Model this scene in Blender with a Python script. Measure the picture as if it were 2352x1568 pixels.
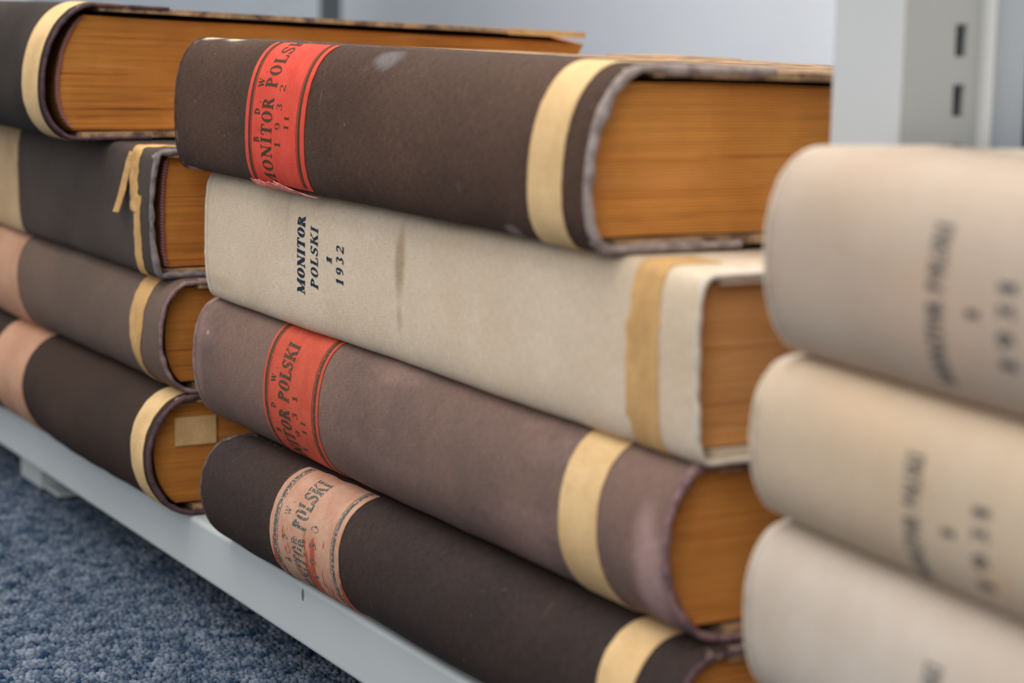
import bpy, bmesh, math, random
import numpy as np
from mathutils import Vector, Matrix, noise as mnoise

for o in list(bpy.data.objects):
    bpy.data.objects.remove(o)
scene = bpy.context.scene
COL = scene.collection
random.seed(7)

# ------------------------------------------------------------------ camera
R = Matrix(((0.48841866, 0.14568107, -0.86036285),
            (0.87243361, -0.06173341, 0.48481809),
            (0.01751568, -0.98740367, -0.15724882)))
CAM = Vector((0.52756981, -0.32876202, 0.22844544))
cd = bpy.data.cameras.new('camera')
cam = bpy.data.objects.new('camera', cd)
COL.objects.link(cam)
rot = Matrix((R @ Vector((1, 0, 0)), R @ Vector((0, -1, 0)), R @ Vector((0, 0, -1)))).transposed()
cam.matrix_world = Matrix.Translation(CAM) @ rot.to_4x4()
cd.sensor_width = 36.0
cd.lens = 4890.0 * 36.0 / 2352.0
cd.clip_start = 0.01
cd.dof.use_dof = True
cd.dof.focus_distance = 0.832
cd.dof.aperture_fstop = 9.5
cd.dof.aperture_blades = 0
scene.camera = cam

# ------------------------------------------------------------------ light
world = bpy.data.worlds.new('world')
scene.world = world
world.use_nodes = True
wb = world.node_tree.nodes['Background']
wb.inputs[0].default_value = (1.0, 1.0, 1.0, 1)
wb.inputs[1].default_value = 0.62


def area(name, loc, target, size, energy, color):
    ld = bpy.data.lights.new(name, 'AREA')
    ld.shape = 'RECTANGLE'
    ld.size, ld.size_y = size
    ld.energy = energy
    ld.color = color
    o = bpy.data.objects.new(name, ld)
    COL.objects.link(o)
    o.location = loc
    o.rotation_euler = (Vector(target) - Vector(loc)).to_track_quat('-Z', 'Y').to_euler()
    return o


area('ceiling_light', (-0.2, -0.9, 2.5), (-0.2, 0.0, 0.0), (2.4, 1.4), 42, (1.0, 0.965, 0.92))
area('window_light', (2.2, -2.0, 1.7), (-0.1, 0.0, 0.1), (1.8, 1.8), 42, (1.0, 0.975, 0.94))
area('wall_fill_light', (-0.6, 0.45, 2.5), (-0.6, 0.60, 0.0), (2.4, 0.5), 46, (1.0, 0.985, 0.96))  # unseen fill added overhead to brighten the back wall
area('far_window_light', (-2.6, -1.9, 1.5), (-0.1, 0.0, 0.1), (1.4, 1.6), 14, (0.93, 0.97, 1.0))

vs = scene.view_settings
vs.view_transform = 'Standard'
vs.look = 'None'
vs.exposure = 0.0
vs.gamma = 1.0
vs.use_curve_mapping = False


# ------------------------------------------------------------------ helpers
def lin(r, g, b):
    f = lambda c: (c / 12.92 if c <= 0.04045 else ((c + 0.055) / 1.055) ** 2.4)
    return (f(r / 255), f(g / 255), f(b / 255), 1.0)


class NT:
    def __init__(self, name):
        self.m = bpy.data.materials.new(name)
        self.m.use_nodes = True
        self.t = self.m.node_tree
        self.b = self.t.nodes['Principled BSDF']
        self.b.inputs['Specular IOR Level'].default_value = 0.12

    def n(self, typ, **kw):
        x = self.t.nodes.new(typ)
        for k, v in kw.items():
            setattr(x, k, v)
        return x

    def l(self, a, b):
        self.t.links.new(a, b)

    def set(self, sock, v):
        if hasattr(v, 'is_linked') or hasattr(v, 'links'):
            self.l(v, sock)
        else:
            sock.default_value = v

    def coord(self, kind='Object', scale=(1, 1, 1), loc=(0, 0, 0), rot=(0, 0, 0)):
        c = self.n('ShaderNodeTexCoord')
        mp = self.n('ShaderNodeMapping')
        mp.inputs['Scale'].default_value = scale
        mp.inputs['Location'].default_value = loc
        mp.inputs['Rotation'].default_value = rot
        self.l(c.outputs[kind], mp.inputs['Vector'])
        return mp.outputs[0]

    def noise(self, vec, scale=1.0, detail=3.0, rough=0.55, dist=0.0):
        x = self.n('ShaderNodeTexNoise')
        self.l(vec, x.inputs['Vector'])
        x.inputs['Scale'].default_value = scale
        x.inputs['Detail'].default_value = detail
        x.inputs['Roughness'].default_value = rough
        x.inputs['Distortion'].default_value = dist
        return x.outputs['Fac']

    def ramp(self, fac, lo, hi, a=0.0, b=1.0, smooth=True):
        x = self.n('ShaderNodeMapRange')
        if smooth:
            x.interpolation_type = 'SMOOTHSTEP'
        self.l(fac, x.inputs[0])
        x.inputs[1].default_value = lo
        x.inputs[2].default_value = hi
        x.inputs[3].default_value = a
        x.inputs[4].default_value = b
        return x.outputs[0]

    def math(self, op, a, b=0.0, c=None):
        x = self.n('ShaderNodeMath', operation=op)
        self.set(x.inputs[0], a)
        self.set(x.inputs[1], b)
        if c is not None:
            self.set(x.inputs[2], c)
        return x.outputs[0]

    def mix(self, fac, a, b, mode='MIX'):
        x = self.n('ShaderNodeMix', data_type='RGBA', blend_type=mode)
        self.set(x.inputs[0], fac)
        self.set(x.inputs[6], a)
        self.set(x.inputs[7], b)
        return x.outputs[2]

    def gray(self, fac):
        x = self.n('ShaderNodeCombineColor')
        for i in range(3):
            self.l(fac, x.inputs[i])
        return x.outputs[0]

    def attr(self, name):
        x = self.n('ShaderNodeAttribute', attribute_name=name)
        return x.outputs['Fac']

    def out(self, col, rough=0.85, bump=None, bstr=0.3, bdist=0.0002):
        self.set(self.b.inputs['Base Color'], col)
        self.set(self.b.inputs['Roughness'], rough)
        if bump is not None:
            x = self.n('ShaderNodeBump')
            x.inputs['Strength'].default_value = bstr
            x.inputs['Distance'].default_value = bdist
            self.l(bump, x.inputs['Height'])
            self.l(x.outputs[0], self.b.inputs['Normal'])
        return self.m


def cloth(name, c1, c2, wear_tone, thread=2800, wv=0.28, speck=0.55, stains_tones=(), fade=None, seed=0.0, scuff=False):
    t = NT(name)
    a = t.noise(t.coord('UV', (thread, thread * 0.10, 1), (seed, 0, 0)), 1, 1)
    b = t.noise(t.coord('UV', (thread * 0.10, thread, 1), (0, seed, 3)), 1, 1)
    weave = t.math('MULTIPLY', t.math('ADD', a, b), 0.5)
    ob = t.coord('Object', loc=(seed, seed * 2, 0))
    big = t.noise(ob, 16, 5, 0.62)
    mid = t.noise(ob, 70, 4, 0.6)
    col = t.mix(t.ramp(big, 0.36, 0.66), c1, c2)
    col = t.mix(t.ramp(mid, 0.35, 0.7, 0, 0.35), col, c2)
    if fade is not None:
        fc, fs, lo, hi = fade
        f2 = t.noise(t.coord('UV', (fs[0], fs[1], 1), (seed + 4, 0, 0)), 1, 4, 0.6)
        col = t.mix(t.ramp(f2, lo, hi, 0, 0.8), col, fc)
    for (u, v, ru, rv, sc, st) in stains_tones:
        c = t.n('ShaderNodeTexCoord')
        sp = t.n('ShaderNodeSeparateXYZ')
        t.l(c.outputs['UV'], sp.inputs[0])
        du = t.math('MULTIPLY', t.math('SUBTRACT', sp.outputs[0], u), 1.0 / ru)
        dv = t.math('MULTIPLY', t.math('SUBTRACT', sp.outputs[1], v), 1.0 / rv)
        d = t.math('SQRT', t.math('ADD', t.math('MULTIPLY', du, du), t.math('MULTIPLY', dv, dv)))
        d = t.math('ADD', d, t.math('MULTIPLY', t.math('SUBTRACT', mid, 0.5), 0.7))
        col = t.mix(t.ramp(d, 0.30, 1.10, st, 0), col, sc)
    sp = t.noise(t.coord('UV', (1, 0.55, 1), (seed, 9, 0)), 420, 2, 0.6)
    col = t.mix(t.ramp(sp, 0.70, 0.80, 0, speck), col, wear_tone)
    w = t.math('ADD', t.attr('wear_tone'), t.math('MULTIPLY', t.math('SUBTRACT', t.noise(t.coord('UV', (1, 1, 1), (0, seed, 0)), 260, 5, 0.68), 0.5), 1.5))
    col = t.mix(t.ramp(w, 0.62, 0.85, 0, 0.85), col, wear_tone)
    if scuff:
        # fine scratches in the nap, mostly along the arc
        sc = t.noise(t.coord('UV', (900, 70, 1), (seed, seed, 0), (0, 0, 0.25)), 1, 2, 0.5)
        col = t.mix(t.ramp(sc, 0.70, 0.80, 0, 0.28), col, wear_tone)
    col = t.mix(1.0, col, t.gray(t.ramp(weave, 0.25, 0.75, 1 - wv, 1 + wv, False)), 'MULTIPLY')
    return t.out(col, 0.82, weave, 0.6, 0.00025)


def paper(name, c1, c2, scale=60, bump=0.2, rough=0.85, fine=900):
    t = NT(name)
    ob = t.coord('Object')
    col = t.mix(t.ramp(t.noise(ob, scale, 5, 0.6), 0.35, 0.68), c1, c2)
    f = t.noise(ob, fine, 2)
    col = t.mix(1.0, col, t.gray(t.ramp(f, 0.2, 0.8, 0.88, 1.12, False)), 'MULTIPLY')
    return t.out(col, rough, f, bump, 0.0002)


def label_mat(name, c1, c2, rubbed=None, streak=None, seed=0.0):
    t = NT(name)
    weave = t.math('MULTIPLY', t.math('ADD', t.noise(t.coord('UV', (3400, 380, 1)), 1, 1), t.noise(t.coord('UV', (380, 3400, 1)), 1, 1)), 0.5)
    uv = t.coord('UV', (1, 1, 1), (seed, seed, 0))
    col = t.mix(t.ramp(t.noise(uv, 90, 4), 0.35, 0.65), c1, c2)
    if rubbed:
        col = t.mix(t.ramp(t.noise(uv, 500, 4, 0.7), 0.60, 0.78, 0, 0.45), col, rubbed)
    if streak:
        # scraped-off leather: streaks of the red ground showing through the pale label
        s = t.noise(t.coord('UV', (150, 46, 1), (seed, 2.3, 0), (0, 0, -0.35)), 1, 4, 0.6, 1.0)
        low = t.n('ShaderNodeSeparateXYZ')
        t.l(t.coord('UV'), low.inputs[0])
        s = t.math('ADD', s, t.ramp(low.outputs[1], 0.012, 0.045, 0.07, -0.10))
        col = t.mix(t.ramp(s, 0.55, 0.59), col, streak)
        col = t.mix(t.ramp(t.noise(uv, 300, 5, 0.7), 0.5, 0.8, 0, 0.35), col, rubbed or c2)
    col = t.mix(1.0, col, t.gray(t.ramp(weave, 0.25, 0.75, 0.8, 1.2, False)), 'MULTIPLY')
    return t.out(col, 0.7, weave, 0.5, 0.0002)


def ink_mat(name, c, ground, worn=0.25, seed=0.0):
    t = NT(name)
    uv = t.coord('Object', loc=(seed, 0, 0))
    k = t.noise(uv, 900, 3, 0.7)
    col = t.mix(t.ramp(k, 0.68 - worn * 0.45, 0.78 - worn * 0.4, 0, 0.9), c, ground)
    return t.out(col, 0.6)


def pages_mat(name, c1, c2, dark, seed=0.0):
    t = NT(name)
    a = t.noise(t.coord('Object', (14, 14, 1500), (seed, 0, 0)), 1, 4, 0.6)
    b = t.noise(t.coord('Object', (9, 9, 190), (seed, 2, 0)), 1, 5, 0.62, 0.6)
    g = t.noise(t.coord('Object', loc=(seed, 0, 4)), 22, 4, 0.6)
    col = t.mix(t.ramp(g, 0.3, 0.7), c1, c2)
    col = t.mix(t.ramp(b, 0.56, 0.74, 0, 0.75), col, dark)
    col = t.mix(t.ramp(b, 0.42, 0.26, 0, 0.35), col, lin(214, 160, 100))
    col = t.mix(1.0, col, t.gray(t.ramp(a, 0.25, 0.75, 0.78, 1.2, False)), 'MULTIPLY')
    return t.out(col, 0.8, a, 0.5, 0.0004)


def stripes_mat(name, c1, c2, period=0.0013):
    t = NT(name)
    w = t.n('ShaderNodeTexWave', wave_type='BANDS', bands_direction='Z')
    t.l(t.coord('Object', rot=(0.35, 0, 0)), w.inputs['Vector'])
    w.inputs['Scale'].default_value = 2 * math.pi / (20 * period)
    return t.out(t.mix(t.ramp(w.outputs['Fac'], 0.35, 0.65), c1, c2), 0.8)


def metal(name, c, rough=0.45, mott=0.04):
    t = NT(name)
    ob = t.coord('Object')
    g = t.noise(ob, 9, 3)
    s = t.noise(ob, 1500, 2)
    col = t.mix(1.0, c, t.gray(t.ramp(g, 0.3, 0.7, 1 - mott, 1 + mott, False)), 'MULTIPLY')
    return t.out(col, rough, s, 0.08, 0.0001)


MESH = {}


class MB:
    def __init__(self):
        self.v, self.f, self.uv, self.w = [], [], None, None

    def add(self, p):
        self.v.append(tuple(p))
        return len(self.v) - 1

    def face(self, *i):
        self.f.append(tuple(i))

    def grid(self, rows, close=False):
        """rows: list of equal-length lists of points"""
        idx = [[self.add(p) for p in r] for r in rows]
        n = len(idx[0])
        for a, b in zip(idx[:-1], idx[1:]):
            for j in range(n - (0 if close else 1)):
                k = (j + 1) % n
                self.face(a[j], a[k], b[k], b[j])
        return idx

    def box(self, x0, x1, y0, y1, z0, z1):
        a = [self.add(p) for p in ((x0, y0, z0), (x1, y0, z0), (x1, y1, z0), (x0, y1, z0), (x0, y0, z1), (x1, y0, z1), (x1, y1, z1), (x0, y1, z1))]
        for q in ((3, 2, 1, 0), (4, 5, 6, 7), (0, 1, 5, 4), (1, 2, 6, 5), (2, 3, 7, 6), (3, 0, 4, 7)):
            self.face(*[a[i] for i in q])

    def build(self, name, m, parent=None, smooth=False, bevel=0.0, segs=2, fix=True):
        me = bpy.data.meshes.new(name)
        me.from_pydata(self.v, [], self.f)
        if fix or bevel:
            bm = bmesh.new()
            bm.from_mesh(me)
            if self.uv is None and self.w is None:
                bmesh.ops.remove_doubles(bm, verts=bm.verts, dist=1e-7)
            bmesh.ops.recalc_face_normals(bm, faces=bm.faces)
            if bevel:
                bmesh.ops.bevel(bm, geom=[e for e in bm.edges if e.calc_face_angle(0) > 0.5], offset=bevel, segments=segs, profile=0.5, affect='EDGES')
            bm.to_mesh(me)
            bm.free()
        if self.uv is not None:
            ul = me.uv_layers.new(name='UVMap')
            vi = np.empty(len(me.loops), dtype=np.int32)
            me.loops.foreach_get('vertex_index', vi)
            ul.data.foreach_set('uv', np.array(self.uv, dtype=np.float32)[vi].ravel())
        if self.w is not None:
            at = me.attributes.new('wear_tone', 'FLOAT', 'POINT')
            at.data.foreach_set('value', np.array(self.w, dtype=np.float32))
        if smooth:
            me.polygons.foreach_set('use_smooth', [True] * len(me.polygons))
        me.materials.append(m)
        o = bpy.data.objects.new(name, me)
        COL.objects.link(o)
        if parent is not None:
            o.parent = parent
        return o


def tag(o, label=None, cat=None, group=None, kind=None):
    if label:
        o['label'] = label
    if cat:
        o['category'] = cat
    if group:
        o['group'] = group
    if kind:
        o['kind'] = kind
    return o


def nz(x, y=0.0, z=0.0):
    return mnoise.noise(Vector((x, y, z)))


# ------------------------------------------------------------------ glyphs (own condensed serif letters, box 0..w by 0..1)
def G():
    g = {}
    TK, TN = 0.15, 0.05

    def ln(x0, y0, x1, y1, w):
        return ('l', x0, y0, x1, y1, w)

    def ser(x, y, w=0.30):
        return ln(x - w / 2, y, x + w / 2, y, TN * 1.3)

    def stem(x, w=TK):
        return [ln(x, 0.02, x, 0.98, w), ser(x, 0.03), ser(x, 0.97)]

    def el(cx, cy, rx, ry, a0, a1, tk=TK, tn=TN):
        return ('e', cx, cy, rx, ry, a0, a1, tk, tn)
    g['I'] = (0.34, stem(0.17))
    g['O'] = (0.66, [el(0.33, 0.5, 0.31, 0.5, 0, 360)])
    g['0'] = g['O']
    g['N'] = (0.74, [ln(0.14, 0, 0.14, 0.97, TN), ser(0.14, 0.03, 0.24), ln(0.12, 0.97, 0.60, 0.03, TK), ln(0.60, 0, 0.60, 0.97, TN), ser(0.60, 0.97, 0.24), ser(0.08, 0.97, 0.16)])
    g['M'] = (0.92, [ln(0.13, 0, 0.15, 0.97, TN), ser(0.13, 0.03, 0.24), ln(0.15, 0.97, 0.44, 0.05, TK * 0.95), ln(0.44, 0.05, 0.74, 0.97, TN), ln(0.76, 0, 0.76, 0.98, TK), ser(0.76, 0.03, 0.32), ser(0.8, 0.97, 0.2), ser(0.1, 0.97, 0.18)])
    g['T'] = (0.64, [ln(0.32, 0.02, 0.32, 0.98, TK), ser(0.32, 0.03), ln(0.04, 0.965, 0.60, 0.965, TN * 1.3), ln(0.06, 0.97, 0.05, 0.72, TN * 1.2), ln(0.58, 0.97, 0.59, 0.72, TN * 1.2)])
    g['P'] = (0.62, stem(0.17) + [el(0.22, 0.74, 0.36, 0.245, -90, 90)])
    g['R'] = (0.70, stem(0.17) + [el(0.22, 0.75, 0.34, 0.235, -90, 90), ln(0.36, 0.52, 0.56, 0.05, TK), ln(0.5, 0.035, 0.69, 0.035, TN * 1.3)])
    g['L'] = (0.58, stem(0.17) + [ln(0.17, 0.035, 0.54, 0.035, TN * 1.4), ln(0.54, 0.02, 0.55, 0.30, TN * 1.3)])
    g['S'] = (0.56, [el(0.28, 0.745, 0.24, 0.255, 20, 270, 0.12, 0.06), el(0.28, 0.255, 0.25, 0.265, -160, 90, 0.12, 0.06), ln(0.16, 0.62, 0.42, 0.38, 0.14), ln(0.50, 0.97, 0.50, 0.72, TN), ln(0.05, 0.03, 0.05, 0.28, TN)])
    g['K'] = (0.74, stem(0.17) + [ln(0.22, 0.40, 0.62, 0.96, TN * 1.2), ser(0.60, 0.97, 0.24), ln(0.34, 0.58, 0.62, 0.04, TK), ser(0.62, 0.03, 0.28)])
    g['B'] = (0.64, stem(0.17) + [el(0.22, 0.75, 0.30, 0.24, -90, 90), el(0.22, 0.26, 0.36, 0.265, -90, 90)])
    g['D'] = (0.68, stem(0.17) + [el(0.2, 0.5, 0.44, 0.48, -90, 90)])
    g['W'] = (1.0, [ln(0.12, 0.97, 0.32, 0.04, TK), ln(0.32, 0.04, 0.5, 0.9, TN), ln(0.48, 0.97, 0.68, 0.04, TK), ln(0.68, 0.04, 0.88, 0.97, TN), ser(0.12, 0.97, 0.26), ser(0.88, 0.97, 0.22), ser(0.48, 0.97, 0.2)])
    g['1'] = (0.42, [ln(0.22, 0.02, 0.22, 0.98, TK), ser(0.22, 0.03, 0.34), ln(0.06, 0.80, 0.22, 0.96, TN * 1.4)])
    g['9'] = (0.58, [el(0.29, 0.68, 0.26, 0.31, 0, 360, 0.12), el(0.25, 0.44, 0.30, 0.43, -120, 40, 0.12, 0.06)])
    g['3'] = (0.56, [el(0.26, 0.755, 0.24, 0.24, -90, 150, 0.12, 0.06), el(0.26, 0.26, 0.27, 0.265, -150, 90, 0.13, 0.06)])
    g['2'] = (0.58, [el(0.28, 0.72, 0.25, 0.27, -20, 170, 0.12, 0.06), ln(0.48, 0.62, 0.08, 0.08, 0.08), ln(0.05, 0.06, 0.52, 0.06, 0.11), ln(0.52, 0.02, 0.54, 0.24, TN)])
    g['.'] = (0.24, [ln(0.07, 0.06, 0.19, 0.06, 0.12)])
    g[' '] = (0.36, [])
    return g


GL = G()


def glyph_quads(ch, bold):
    """list of quads in glyph space"""
    w, parts = GL[ch]
    q = []
    for p in parts:
        if p[0] == 'l':
            _, x0, y0, x1, y1, t = p
            t *= bold
            dx, dy = x1 - x0, y1 - y0
            L = math.hypot(dx, dy)
            # steep strokes get horizontal cuts, flat strokes vertical cuts
            if abs(dy) > abs(dx) * 0.5:
                hx = t / 2 * L / abs(dy)
                n = 3
                for i in range(n):
                    a, b = i / n, (i + 1) / n
                    q.append(((x0 + dx * a - hx, y0 + dy * a), (x0 + dx * a + hx, y0 + dy * a), (x0 + dx * b + hx, y0 + dy * b), (x0 + dx * b - hx, y0 + dy * b)))
            else:
                hy = t / 2
                n = 2
                for i in range(n):
                    a, b = i / n, (i + 1) / n
                    q.append(((x0 + dx * a, y0 + dy * a - hy), (x0 + dx * b, y0 + dy * b - hy), (x0 + dx * b, y0 + dy * b + hy), (x0 + dx * a, y0 + dy * a + hy)))
        else:
            _, cx, cy, rx, ry, a0, a1, tk, tn = p
            tk, tn = tk * bold, tn * bold
            n = max(6, int(abs(a1 - a0) / 18))
            for i in range(n):
                a, b = [math.radians(a0 + (a1 - a0) * k / n) for k in (i, i + 1)]
                o1, o2 = [(cx + rx * math.cos(k), cy + ry * math.sin(k)) for k in (a, b)]
                i1, i2 = [(cx + max(0.02, rx - tk) * math.cos(k), cy + max(0.02, ry - tn) * math.sin(k)) for k in (a, b)]
                q.append((i1, o1, o2, i2))
    return w, q


def text_quads(txt, length, height, bold=1.0, gap=0.10, slant=0.0):
    """quads in metres: u along the line, v up the letter; scaled so the line fills `length`"""
    tot = sum(GL[c][0] for c in txt) + gap * (len(txt) - 1)
    k = length / tot
    u = 0.0
    out = []
    for c in txt:
        w, qs = glyph_quads(c, bold)
        for q in qs:
            out.append([((u + x + slant * y) * k, y * height) for x, y in q])
        u += w + gap
    return out


# ------------------------------------------------------------------ book builder
class Book:
    def __init__(self, name, label, loc, L, W, T, bulge, n, mats, group, rz=0.0, ry=0.0, taper=0.03, wob=0.0006, seed=0, cover_ext=0.035,
                 square=0.0065, hollow=0.0030, gap=0.0012, full=False, rim=0.0010, headband=True, sag=0.0, zc=0.5, low=None, flare=0.0, gap_top=None, ptaper=0.0, fore=0.005):
        self.root = bpy.data.objects.new(name, None)
        self.root.empty_display_size = 0.03
        COL.objects.link(self.root)
        self.root.location = loc
        self.root.rotation_euler = (0, ry, rz)
        tag(self.root, label, 'book', group)
        self.L, self.W, self.T, self.b, self.n = L, W, T, bulge, n
        self.zc, self.bl, self.flare = zc, (bulge if low is None else low), flare
        self.taper, self.wob, self.seed, self.ext, self.sag = taper, wob, seed, cover_ext, sag
        # arc table, bottom shoulder -> top shoulder
        pts = []
        N = 160
        for i in range(N + 1):
            th = -math.pi / 2 + math.pi * i / N
            c, s = math.cos(th), math.sin(th)
            bb, hz = (bulge, T * (1 - zc)) if s >= 0 else (self.bl, T * zc)
            y = bb - bb * abs(c) ** (2 / n)
            z = T * zc + hz * math.copysign(abs(s) ** (2 / n), s)
            pts.append((y, z))
        self.tab = pts
        cum = [0.0]
        for a, b2 in zip(pts[:-1], pts[1:]):
            cum.append(cum[-1] + math.hypot(b2[0] - a[0], b2[1] - a[1]))
        self.cum = cum
        self.S = cum[-1]
        self.ptaper, self.fore = ptaper, fore
        self.gap_top = gap if gap_top is None else gap_top
        self.make(mats, square, hollow, gap, full, rim, headband)

    # arc point and outward normal at arc length s (s<0 or >S runs on along the boards)
    def arc(self, s):
        if s <= 0:
            return (self.bl - s, 0.0), (0.0, -1.0)
        if s >= self.S:
            return (self.b + s - self.S, self.T), (0.0, 1.0)
        import bisect
        i = min(len(self.cum) - 2, bisect.bisect_right(self.cum, s) - 1)
        a, b = self.tab[i], self.tab[i + 1]
        d = max(1e-9, self.cum[i + 1] - self.cum[i])
        t = (s - self.cum[i]) / d
        dy, dz = (b[0] - a[0]) / d, (b[1] - a[1]) / d
        return (a[0] + (b[0] - a[0]) * t, a[1] + (b[1] - a[1]) * t), (-dz, dy)

    def yprof(self, z):
        z0 = self.T * self.zc
        bb, hz = (self.b, self.T - z0) if z >= z0 else (self.bl, z0)
        f = min(0.9995, abs(z - z0) / hz)
        return bb - bb * (1 - f ** self.n) ** (1 / self.n)

    def warp(self, x, y, z):
        sd = self.seed * 3.7
        k = 1 - self.taper * max(0.0, y) / self.W
        zz = z * k
        f = z / self.T
        yy = y + self.wob * 2.0 * nz(x * 9 + sd, z * 12, 1.3) + self.wob * 0.8 * nz(x * 40 + sd, z * 30, 5)
        zz += self.wob * 0.8 * nz(x * 7 + sd, y * 8, 9.1) * math.sin(math.pi * min(1.0, max(0.0, f)))
        yy += self.flare * y * math.exp(-max(0.0, y) / 0.04) * ((x + self.L) / self.L - 0.5)
        return (x, yy, zz)

    def surf(self, x, s, h=0.0):
        (y, z), (ny, nzv) = self.arc(s)
        return self.warp(x, y + ny * h, z + nzv * h)

    def make(self, mats, square, hollow, gap, full, rim, headband):
        L, W, T, b = self.L, self.W, self.T, self.b
        th = 0.0026
        # --- spine cover: a bent sheet with thickness, running on over both boards
        mb = MB()
        mb.uv, mb.w = [], []
        ext = self.ext
        ss = [-ext, -ext * 0.5, -0.004] + [self.S * i / 34 for i in range(35)] + [self.S + 0.004, self.S + ext * 0.5, self.S + ext]
        nx = 72
        tk = 0.0011

        def ring(i, h):
            x = -L + L * i / nx
            row = []
            for s in ss:
                xx = x
                e = 0.0007 * nz(s * 160, self.seed * 5.1, 2) + 0.0005 * nz(s * 420, self.seed * 2.3, 7)
                if i == 0:
                    xx += e
                if i == nx:
                    xx += e * 1.3
                # cap turned over the ends
                dend = min(x + L, -x)
                hh = h - 0.0006 * math.exp(-dend / 0.0012)
                row.append(self.surf(xx, s, hh))
                d_edge = math.exp(-dend / 0.0035)
                sh = max(math.exp(-((s - self.S * 0.93) / 0.0035) ** 2), math.exp(-((s - self.S * 0.05) / 0.003) ** 2))
                mb.uv.append((x, s))
                mb.w.append(0.50 * d_edge + 0.30 * sh + 0.35 * d_edge * sh + (0.55 if s > self.S + 0.0005 else 0.0))  # past the top shoulder: pale sheen painted in along with wear
            return row
        outer = mb.grid([ring(i, 0.0004) for i in range(nx + 1)])
        inner = mb.grid([ring(i, 0.0004 - tk) for i in range(nx + 1)])
        m = len(ss)
        for i in range(nx):
            for j in (0, m - 1):
                mb.face(outer[i][j], inner[i][j], inner[i + 1][j], outer[i + 1][j])
        for i in (0, nx):
            for j in range(m - 1):
                mb.face(outer[i][j], outer[i][j + 1], inner[i][j + 1], inner[i][j])
        self.spine = mb.build('spine_cover', mats['spine'], self.root, smooth=True)
        # --- rims where the cloth is turned in over the spine ends
        if rim:
            for side in (0, 1):
                mb = MB()
                rows = []
                for i in range(90):
                    s = -ext + (self.S + 2 * ext) * i / 89
                    (y, z), (ny, nzv) = self.arc(s)
                    r = rim * (1 + 0.45 * nz(s * 190, self.seed * 3.3 + side, 4))
                    h = -r * 0.62
                    ex = 0.0006 * nz(s * 240, self.seed + side * 3, 1)
                    row = []
                    for k in range(8):
                        a = 2 * math.pi * k / 8
                        x = (-r * 0.4 + ex if side else -L + r * 0.4 + ex) + r * math.cos(a)
                        row.append(self.warp(x, y + ny * (h + r * math.sin(a)), z + nzv * (h + r * math.sin(a))))
                    rows.append(row)
                mb.grid(rows, close=True)
                o = mb.build('turned_edge', mats['rim'] if side else mats['rim_head'], self.root, smooth=True)
        # --- boards
        for top in (0, 1):
            mb = MB()
            z0, z1 = (T - th, T) if top else (0.0, th)
            z0, z1 = z0 + (-0.0006 if top else 0.0007), z1 + (-0.0007 if top else 0.0006)
            ny_, nx_ = 26, 30
            rows = []
            y_s = (b if top else self.bl) + 0.002

            def edge(i, j, z):
                fx, fy = i / nx_, j / ny_
                x = -L + 0.0006 + (L - 0.0012) * fx
                y = y_s + (W - y_s) * fy
                if i in (0, nx_):
                    x += (0.0009 * nz(y * 90, self.seed + top * 5, i) + 0.0006 * nz(y * 300, self.seed, top)) * (1 if y > b + 0.012 else 0.3)
                if j == ny_:
                    y += 0.0009 * nz(x * 90, self.seed, 8)
                w = -(0.0008 * (1 + nz(x * 20, y * 26, self.seed + top * 9))) * fy * (1 if top else -0.5)
                return self.warp(x, y, z + w)
            lo = [[edge(i, j, z0) for j in range(ny_ + 1)] for i in range(nx_ + 1)]
            hi = [[edge(i, j, z1) for j in range(ny_ + 1)] for i in range(nx_ + 1)]
            A, B = mb.grid(lo), mb.grid(hi)
            for i in range(nx_):
                for j in (0, ny_):
                    mb.face(A[i][j], A[i + 1][j], B[i + 1][j], B[i][j])
            for i in (0, nx_):
                for j in range(ny_):
                    mb.face(A[i][j], A[i][j + 1], B[i][j + 1], B[i][j])
            bo = mb.build('board', mats['board'], self.root)
            # leather corner tips on the fore-edge
            if not full:
                for side in (0, 1):
                    mb = MB()
                    c = 0.045
                    x0 = 0.0002 if side else -L - 0.0002
                    dx = -c if side else c
                    h0, h1 = z0 - 0.0005, z1 + 0.0005
                    tri = [(x0, W - c), (x0, W + 0.0005), (x0 + dx, W + 0.0005)]
                    n_ = 6
                    P0, P1 = [], []
                    # small triangular wrap: subdivide so that it follows the board
                    for k in range(n_ + 1):
                        f = k / n_
                        yA = tri[0][1] + (tri[1][1] - tri[0][1]) * f
                        xB = x0 + dx * f
                        w = -(0.0008 * (1 + nz(x0 * 20, yA * 26, self.seed + top * 9))) * ((yA - y_s) / (W - y_s)) * (1 if top else -0.5)
                        P0.append([self.warp(x0, yA, h0 + w), self.warp(xB, yA, h0 + w)])
                        P1.append([self.warp(x0, yA, h1 + w), self.warp(xB, yA, h1 + w)])
                    A2, B2 = mb.grid(P0), mb.grid(P1)
                    for k in range(n_):
                        for q in (0, 1):
                            mb.face(A2[k][q], A2[k + 1][q], B2[k + 1][q], B2[k][q])
                    mb.face(A2[n_][0], A2[n_][1], B2[n_][1], B2[n_][0])
                    mb.build('corner_tip', mats['corner'], bo)
        # --- text block, built up of page gatherings of uneven length
        mb = MB()
        zb, zt = th + gap, T - th - self.gap_top
        nl = 46
        g0 = b * 0.0
        rnd = random.Random(self.seed + 11)
        ny_ = 14
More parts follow.
